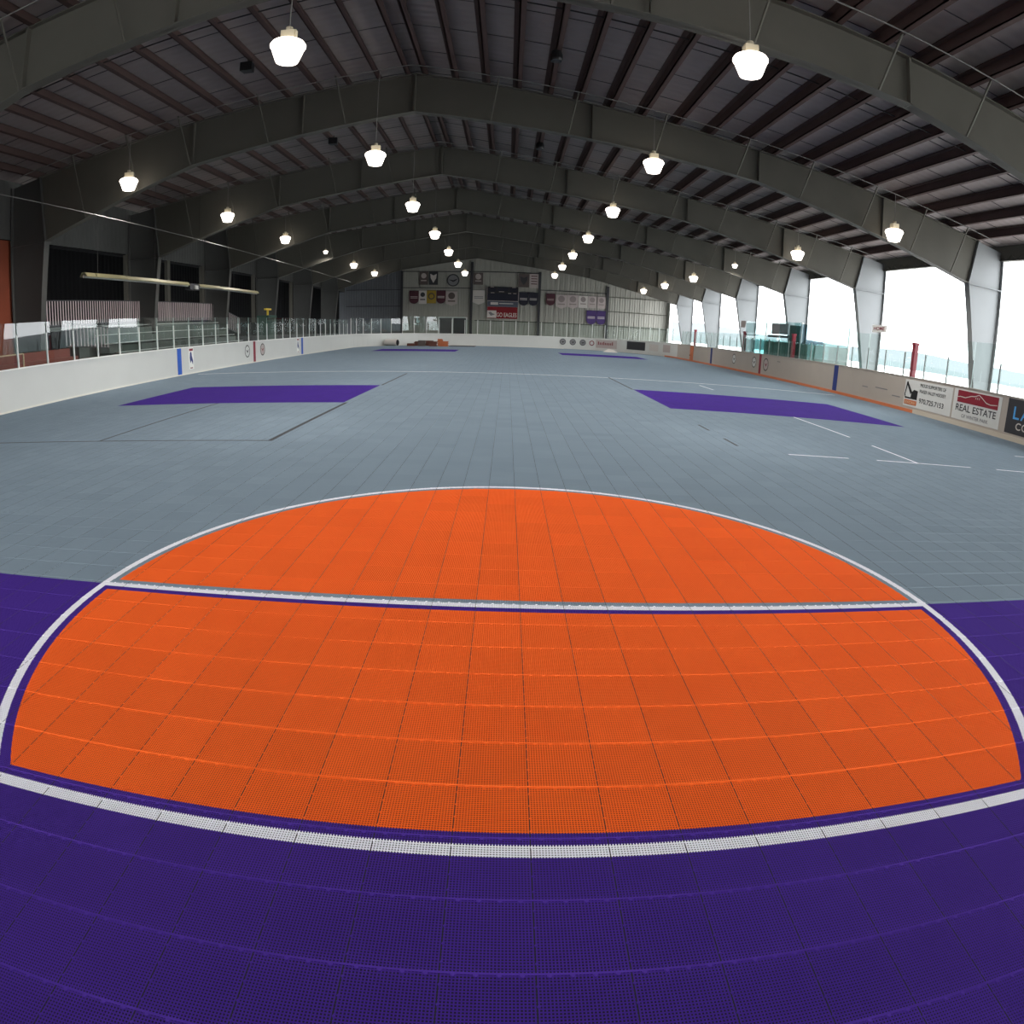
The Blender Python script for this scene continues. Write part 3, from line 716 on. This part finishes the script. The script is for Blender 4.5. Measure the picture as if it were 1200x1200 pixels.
# ------------------------------------------------------------------ left side: netting cable, heater, railings, seats
b = MB(); b.tube((-48, 20, 20.9), (-48, 171, 20.0), .045, 6)
tag(b.build('cable', 'wire', org=(-48, 20, 20.9)), 'long thin steel cable strung high above the grandstand boards', 'cable')
h = empty('radiant_heater', (-52, 80, 13.6), 'long pale tube heater hanging above the grandstand', 'heater')
for ya, yb in ((53, 55), (55.2, 62), (62.1, 70.6), (70.7, 79.8), (83.4, 91.5), (91.6, 100), (100.1, 109)):
    b = MB(); zz = 13.95-.007*(ya-53)
    pr = [(-.55, 0), (-.55, .12), (-.25, .55), (.25, .55), (.55, .12), (.55, 0), (.2, .4), (-.2, .4)]
    b.hexa([(-52+u, ya, zz+v) for u, v in pr], [(-52+u, yb, zz+v) for u, v in pr]); b.build('reflector', 'gold', h)
b = MB(); b.tube((-52, 53, 14.0), (-52, 109, 13.65), .16, 10); b.build('radiant_tube', 'galv', h)
b = MB(); b.box(-52.5, -51.5, 80, 83.2, 13.2, 14.2); b.build('burner_box', 'charcoal', h)
b = MB(); b.box(-51.5, -51.2, 81.2, 82.2, 13.3, 13.9); b.build('burner_fan', 'galv', h)
for y in (56, 70, 84, 98, 108):
    b = MB(); b.bar((-52, y, 14.4), (-52, y, ztop(-52)), .03); b.build('hanger', 'strap', h)

def railing(name, label, pts, hgt, step):
    """pts: (x,y,z deck) polyline; vertical pickets between two rails"""
    r = empty(name, pts[0], label, 'railing', 'grandstand railings')
    for p, q in zip(pts, pts[1:]):
        L = sqrt(sum((q[i]-p[i])**2 for i in range(3)))
        for dz, nm in ((hgt, 'top_rail'), (.25, 'bottom_rail')):
            b = MB(); b.bar((p[0], p[1], p[2]+dz), (q[0], q[1], q[2]+dz), .14); b.build(nm, 'charcoal', r)
        n = int(L/step)
        for k in range(n+1):
            t = k/n; x, y, z = [p[i]+(q[i]-p[i])*t for i in range(3)]
            w = .10
            b = MB(); b.box(x-.02, x+.02, y-w, y+w, z+.25, z+hgt); b.build('picket', 'picket', r)
railing('picket_railing', 'white picket railing on the grandstand between the two nearest columns', [(-64.2, 59.2, 8.4), (-64.2, 84.0, 8.5)], 3.8, .6)
railing('picket_railing', 'white picket railing on the grandstand beyond the second column', [(-64.2, 89.4, 8.4), (-64.2, 111.5, 8.4)], 3.9, .6)
railing('stair_railing', 'sloping white picket railing going down at the far end of the grandstand', [(-64.2, 112.3, 8.3), (-64.2, 127, 5.2)], 4.0, .9)
railing('stair_railing', 'white stair railing at the near end of the grandstand', [(-57, 55.2, 5.4), (-57, 64.5, 4.6)], 3.2, .72)
st = empty('bleachers', (-58, 85, 0), 'grey stepped bleacher seating behind the grandstand glass', 'bleachers')
for k in range(6):
    b = MB(); x1 = -52.2-k*1.9; b.box(x1-1.95, x1, 66, 111, 0 if k == 5 else k*1.35, 1.0+k*1.35); b.build('step', 'bleach', st)
    b = MB(); b.box(x1-.9, x1-.1, 66.2, 110.8, 1.3+k*1.35, 1.42+k*1.35); b.build('seat_board', 'galv', st)
b = MB(); b.box(-66, -63.6, 58, 112, 7.9, 8.4); b.build('deck', 'bleach', st)
bn = empty('bench', (-52, 40, 0), 'red-brown timber bench behind the glass nearest the left edge', 'bench')
b = MB(); b.box(-54, -52.6, 26, 52, 4.0, 4.4); b.build('seat', 'woodred', bn)
b = MB(); b.box(-54.2, -53.9, 26, 52, 0, 5.4); b.build('backrest', 'woodred', bn)
b = MB(); b.bar((-51.5, 30, 5.4), (-51.5, 41, 5.4), .14); b.bar((-51.5, 41, 5.4), (-51.5, 41, 0), .14); b.build('hand_rail', 'tan', bn)
gc = empty('cabinet', (-58, 128, 0), 'dark green cabinet with a yellow top bar behind the grandstand glass', 'cabinet')
b = MB(); b.box(-60.5, -57.5, 129, 134.5, 0, 9.6); b.build('body', 'green', gc)
b = MB(); b.box(-59, -58.4, 130, 133.4, 10.9, 11.3); b.box(-58.9, -58.5, 131.4, 131.8, 9.6, 10.9); b.build('top_bar', 'yellow', gc)

# ------------------------------------------------------------------ banners, scoreboard on the far wall
YB = 232.3
def banner(name, label, x0, x1, z1, z0, m, shape, mark, mm, cat='banner', grp='banners on the far wall'):
    r = empty(name, ((x0+x1)/2, YB, z0), label, cat, grp)
    b = MB(); w = x1-x0; c = (x0+x1)/2
    if shape == 'point': P = [(x0, z1), (x0, z0+.9), (c, z0), (x1, z0+.9), (x1, z1)]
    elif shape == 'round': P = [(x0, z1)]+[(c-w/2*cos(a), z0+w*.45-w*.45*sin(a)) for a in [pi*i/10 for i in range(11)]]+[(x1, z1)]
    else: P = [(x0, z1), (x0, z0), (x1, z0), (x1, z1)]
    b.hexa([(x, YB+.05, z) for x, z in P], [(x, YB, z) for x, z in P]); b.build('cloth', m, r)
    b = MB(); b.tube((x0+.02, YB+.02, z1), (x1-.02, YB+.02, z1), .08, 6); b.build('hanging_bar', 'charcoal', r)
    b = MB(); yy = YB-.03; h = z1-z0
    if mark == 'disc': disc(b, (c, yy, z0+h*.68), w*.3, 0, uxF, (0,0,1), nF, 0); b.box(c-w*.32, c+w*.32, yy, yy+.02, z0+h*.28, z0+h*.36)
    elif mark == 'lines':
        for t in (.52, .42): b.box(c-w*.38, c+w*.38, yy, yy+.02, z0+h*t, z0+h*(t+.045))
    elif mark == 'ring': disc(b, (c, yy, z0+h*.55), w*.36, w*.24, uxF, (0,0,1), nF, 0)
    elif mark == 'shield': b.poly([(c-w*.36, yy, z0+h*.85), (c-w*.3, yy, z0+h*.5), (c, yy, z0+h*.15), (c+w*.3, yy, z0+h*.5), (c+w*.36, yy, z0+h*.85), (c, yy, z0+h*.72)])
    elif mark == 'rows':
        for t in (.8, .62, .44, .26): b.box(c-w*.34, c+w*.34, yy, yy+.02, z0+h*t, z0+h*(t+.06))
    b.build('emblem', mm, r)
banner('banner', 'brown banner with a pale emblem, top row left of the shield banner', -35.8, -32.3, 28.5, 23.2, 'bbrown', 'flat', 'disc', 'bpink')
banner('banner', 'black banner holding a white shield, top row left', -32.0, -28.4, 28.4, 23.2, 'charcoal', 'flat', 'shield', 'bwhite')
banner('banner', 'dark maroon rounded banner at the left end of the lower row', -39.7, -35.9, 20.8, 15.6, 'bmaroon', 'round', 'lines', 'bpink')
banner('banner', 'white banner with a dark disc beside the yellow banner', -35.9, -32.8, 21.0, 15.6, 'bwhite', 'flat', 'disc', 'charcoal')
banner('banner', 'yellow banner with a ring emblem', -32.7, -29.0, 21.0, 15.8, 'byellow', 'flat', 'ring', 'bbrown')
banner('banner', 'dark purple rounded banner right of the yellow banner', -28.9, -25.2, 21.0, 15.8, 'bmaroon', 'round', 'lines', 'bwhite')
banner('banner', 'white pointed banner with dark disc under the round bird emblem', -25.1, -20.6, 20.8, 14.9, 'bpink', 'point', 'disc', 'bbrown')
banner('banner', 'faded tan banner high beside the middle wall post', -14.4, -10.6, 28.2, 23.5, 'bbrown', 'flat', 'disc', 'bpink')
banner('banner', 'plain pale pointed banner left of the scoreboard', -14.5, -9.8, 21.4, 15.6, 'bwhite', 'point', 'lines', 'grey2')
banner('banner', 'brown banner high right of the scoreboard', 3.3, 7.5, 28.2, 23.0, 'bbrown', 'flat', 'shield', 'charcoal')
banner('banner', 'pale pink banner with rows of writing high right of the scoreboard', 7.7, 11.2, 28.5, 22.8, 'bpink', 'flat', 'rows', 'bmaroon')
banner('banner', 'navy rounded banner right beside the scoreboard', 3.7, 7.4, 21.0, 15.7, 'bnavy', 'round', 'lines', 'bwhite')
banner('banner', 'navy rounded banner between the scoreboard pair and the wall post', 7.5, 11.2, 21.0, 15.8, 'bnavy', 'round', 'lines', 'bwhite')
banner('banner', 'dark maroon banner at the left end of the white banner row', 14.4, 17.9, 20.9, 16.2, 'bmaroon', 'round', 'lines', 'bpink')
banner('banner', 'large pale pointed banner, first of the white row', 18.3, 22.7, 20.8, 15.1, 'bpink', 'point', 'disc', 'beak')
banner('banner', 'large pale pointed banner, second of the white row', 22.9, 27.2, 20.9, 15.3, 'bpink', 'point', 'disc', 'beak')
banner('banner', 'small pale banner, third of the white row', 27.4, 30.9, 20.8, 15.9, 'bwhite', 'flat', 'disc', 'beak')
banner('banner', 'small pale banner, fourth of the white row', 31.1, 34.5, 20.8, 16.0, 'bpink', 'flat', 'disc', 'beak')
banner('banner', 'small pale banner, last of the white row', 34.8, 38.1, 20.8, 16.0, 'bpink', 'flat', 'disc', 'beak')
banner('banner', 'left bright purple banner of the pair below the white row', 30.7, 34.6, 15.0, 9.5, 'bpurp', 'round', 'lines', 'bwhite')
banner('banner', 'right bright purple banner of the pair below the white row', 34.7, 38.4, 15.1, 9.6, 'bpurp', 'round', 'lines', 'bwhite')
r = empty('wall_emblem', (-22.4, YB, 25.1), 'round emblem with a dark flying bird on the far wall', 'emblem')
b = MB(); disc(b, (-22.4, YB, 25.1), 2.2, 0, uxF, (0,0,1), nF, .02, 28); b.build('plate', 'grey2', r)
b = MB(); disc(b, (-22.4, YB, 25.1), 2.5, 2.05, uxF, (0,0,1), nF, .05, 28); b.build('rim', 'charcoal', r)
b = MB(); b.poly([(-24.2, YB-.08, 25.3), (-23.2, YB-.08, 24.9), (-22.4, YB-.08, 24.4), (-21.6, YB-.08, 24.8), (-20.5, YB-.08, 25.7), (-21.6, YB-.08, 25.4), (-22.4, YB-.08, 25.1), (-23.2, YB-.08, 25.3)]); b.build('bird', 'black', r)
r = empty('scoreboard', (-2.6, YB, 15), 'black scoreboard with a blue sponsor strip on the far wall', 'scoreboard')
b = MB(); b.box(-8.8, 3.5, YB-.4, YB+.1, 17.3, 22.9); b.build('case', 'black', r)
b = MB()
for x0, x1, z0, z1 in ((-8.3, -5.4, 20.9, 22.4), (-4.8, -.6, 21.2, 22.6), (0, 3.0, 20.9, 22.4)): b.box(x0, x1, YB-.44, YB-.4, z0, z1)
b.build('display_window', 'bnavy', r)
b = MB(); b.box(-8.7, 3.4, YB-.43, YB-.4, 17.4, 20.2); b.build('lower_panel', 'bnavy', r)
b = MB()
for x0, x1, z in ((-7.6, -6.2, 22.6), (.9, 2.4, 22.6), (-7.4, -6, 20.3), (-4.2, -2.2, 20.8), (-.6, .6, 20.2), (1.4, 2.6, 20.2)): b.box(x0, x1, YB-.46, YB-.43, z, z+.22)
for x in (-8.85, 3.45): b.box(x-.08, x+.08, YB-.44, YB-.3, 17.2, 22.9)
b.box(-8.8, 3.5, YB-.44, YB-.3, 17.2, 17.36); b.build('caption', 'bpink', r)
b = MB(); b.box(-8.6, 3.4, YB-.3, YB+.1, 15.0, 17.1); b.build('sponsor_strip', 'strip', r)
b = MB(); b.box(-7.4, -4.4, YB-.34, YB-.3, 15.7, 16.7); b.box(-4, 1.5, YB-.34, YB-.3, 16.1, 16.4); b.build('strip_lettering', 'bwhite', r)
r = empty('cheer_banner', (-2.6, YB, 10.2), 'red cloth banner with white capital letters under the scoreboard', 'banner')
b = MB(); b.box(-8.6, 3.3, YB-.05, YB, 10.3, 14.9); b.build('cloth', 'bred', r)
b = MB(); b.box(-8.6, 3.3, YB, 232.9, 14.7, 14.9); b.build('mounting_rail', 'charcoal', r)
b = MB(); b.box(-8.6, -5.0, YB-.07, YB-.04, 10.5, 13.4); b.build('white_patch', 'bwhite', r)
b = MB(); b.poly([(-8.2, YB-.09, 12.6), (-7.2, YB-.09, 11.3), (-5.4, YB-.09, 11.9), (-6.6, YB-.09, 12.3), (-7.2, YB-.09, 12.9)]); b.build('eagle_mark', 'grey2', r)
text_mesh('lettering', 'GO EAGLES', 'bwhite', r, (-4.9, YB-.06, 10.9), 1.7, uxF, (0,0,1), nF, 7.9)

# ------------------------------------------------------------------ loose things in front of the far boards
r = empty('rolled_mat', (-38.5, 190, 0), 'pale grey rolled mat lying against the far boards', 'mat roll')
b = MB(); b.tube((-40.6, 190, 1.1), (-36.4, 188.4, 1.1), 1.08, 20); b.build('roll', 'bwhite', r)
b = MB()
for q in (1.0, .7, .4): 
    b.lathe([(q, .01), (q, 0), (q-.12, 0), (q-.12, .01)], (0, 0, 0), 16)
pts = [(-36.38, 188.39+0*v[0], 1.1) for v in b.v]
b.v = [(-36.36+v[2]+v[0]*.35, 188.38+v[0]*.93, 1.1+v[1]) for v in b.v]; b.build('roll_end', 'charcoal', r)
stk = [(-31.8, 188, 2.4, .9, 'brown'), (-30.0, 191.2, 2.2, 1.5, 'brown'), (-28.2, 188, 2.4, 1.9, 'bbrown'), (-26.2, 191.2, 2.6, 1.8, 'brown'), (-24.5, 188, 2.4, 1.6, 'brown'), (-22.6, 191.2, 1.6, 2.4, 'orangepc'), (-21.0, 188, 2.7, 1.7, 'orangepc')]
sl = ['low brown stack at the left end of the tile heap', 'brown stack beside the left end of the tile heap', 'tall dull brown bundle in the tile heap', 'brown bundle in the middle of the tile heap', 'orange stack in the tile heap', 'tallest orange stack in the tile heap', 'orange stack at the right end of the tile heap']
for (x, y, w, hh, m), lb in zip(stk, sl):
    b = MB(); n = max(3, int(hh/.25))
    for k in range(n):
        j = random.uniform(-.18, .18); q = random.uniform(-.12, .12); z0 = hh*k/n; z1 = hh*(k+1)/n-.03
        if k == 0: z0 = 0
        c, s_ = cos(j), sin(j); hw = w/2
        P = [(x+q+u*c-v*s_, y+u*s_+v*c) for u, v in ((-hw, -.8), (hw, -.8), (hw, .8), (-hw, .8))]
        b.hexa([(px, py, z0) for px, py in P], [(px, py, z1+.03) for px, py in P])
    tag(b.build('tile_stack', m, org=(x, y, 0)), lb, 'tile stack', 'tile stacks at the far boards')
b = MB(); b.box(-19.5, -11, 189, 199, .0, .14); tag(b.build('dark_mat', 'charcoal', org=(-15, 194, 0)), 'dark flat mat on the floor right of the tile heap', 'mat')
b = MB(); b.hexa([(31.4, 189, .01), (36, 188, .01), (36.4, 190, .01), (31.6, 191, .01)], [(33, 189.4, 1.0), (34.6, 189, .9), (34.8, 189.8, .8), (33.2, 190.2, 1.1)])
tag(b.build('sack', 'bwhite', org=(33.8, 189.5, 0)), 'small pale sack lying below the red lettered far advertisement', 'sack')

# ------------------------------------------------------------------ outside
b = MB(); b.box(64.6, 900, -400, 1600, -1.5, -.6); tag(b.build('ground', 'snow'), kind='structure')
def ridge(name, x0, y0, x1, y1, hs, m, depth):
    b = MB(); n = 120; top = []; 
    for i in range(n+1):
        t = i/n; x, y = x0+(x1-x0)*t, y0+(y1-y0)*t
        hgt = hs*(.62+.25*sin(t*7+1)+.13*sin(t*19)+.05*sin(t*53+.7)+.03*random.random())
        top.append((x, y, hgt))
    L = hypot(x1-x0, y1-y0); nx, ny = (y1-y0)/L*depth, -(x1-x0)/L*depth
    for p, q in zip(top, top[1:]):
        b.quad((p[0]-nx, p[1]-ny, -2), (q[0]-nx, q[1]-ny, -2), q, p); b.quad(p, q, (q[0]+nx, q[1]+ny, -2), (p[0]+nx, p[1]+ny, -2))
    tag(b.build(name, m), kind='structure')
ridge('hill_near', 420, 1500, 800, -100, 15, 'hill', 50)
ridge('hill_far', 500, 2600, 2400, 0, 72, 'hill2', 200)
r = empty('traffic_drum', (70, 190, -.6), 'orange drum standing outside beyond the open side', 'drum')
b = MB(); b.lathe([(.5, 5.6), (1.3, 5.3), (1.4, 3), (1.6, .6), (2.0, .3), (2.0, 0)], (70, 190, -.6), 16); b.build('body', 'orangepc', r)
b = MB(); b.lathe([(1.36, 4.2), (1.42, 4.2), (1.45, 3.4), (1.4, 3.4)], (70, 190, -.6), 16); b.build('band', 'bwhite', r)
ex = empty('excavator', (105, 78, -.6), 'small distant digger standing outside beyond the nearest column', 'digger')
b = MB(); b.box(103, 107, 77, 80, .6, 2.4); b.build('body', 'yellow', ex)
for q in (76.6, 79.8):
    b = MB(); b.box(102.6, 107.4, q, q+.6, -.5, .6); b.build('track', 'charcoal', ex)
b = MB(); b.box(103.4, 105.2, 77.4, 79.4, 2.4, 4.2); b.build('cab', 'boxpanel', ex)
b = MB(); b.bar((104, 77, 2.2), (102, 74, 6), .4); b.bar((102, 74, 6), (101, 71, 3), .3); b.build('boom', 'green', ex)

# ------------------------------------------------------------------ world, camera
w = bpy.data.worlds.new('overcast'); SC.world = w; w.use_nodes = True
bg = w.node_tree.nodes['Background']; bg.inputs['Color'].default_value = (.93, .97, 1, 1); bg.inputs['Strength'].default_value = 7.5

from mathutils import Matrix, Vector
X0, Yc, H, yaw, pitch, roll, K1, K3 = -.4736, -12.5448, 6.0769, .0177, -.2993, .0343, .8432, -.0266
f = Vector((sin(yaw)*cos(pitch), cos(yaw)*cos(pitch), sin(pitch))); r = Vector((cos(yaw), -sin(yaw), 0)); u = r.cross(f)
r2 = cos(roll)*r+sin(roll)*u; u2 = -sin(roll)*r+cos(roll)*u
cd = bpy.data.cameras.new('camera'); cam = bpy.data.objects.new('camera', cd); COL.objects.link(cam)
mw = Matrix((r2, u2, -f)).transposed().to_4x4(); mw.translation = Vector((X0*T, Yc*T, H*T)); cam.matrix_world = mw
cd.type = 'PANO'; cd.sensor_width = 36; cd.sensor_height = 36; cd.sensor_fit = 'HORIZONTAL'; cd.clip_end = 2000; cd.clip_start = .05
cc = cd
cc.panorama_type = 'FISHEYE_LENS_POLYNOMIAL'; cc.fisheye_fov = math.radians(170)
cc.fisheye_polynomial_k0 = 0; cc.fisheye_polynomial_k1 = -K1/18; cc.fisheye_polynomial_k2 = 0
cc.fisheye_polynomial_k3 = -K3/18**3; cc.fisheye_polynomial_k4 = 0
SC.camera = cam
SC.cycles.transparent_max_bounces = 40
SC.cycles.max_bounces = 8
vs = SC.view_settings; vs.view_transform = 'Standard'; vs.look = 'None'; vs.exposure = 0; vs.gamma = 1; vs.use_curve_mapping = False
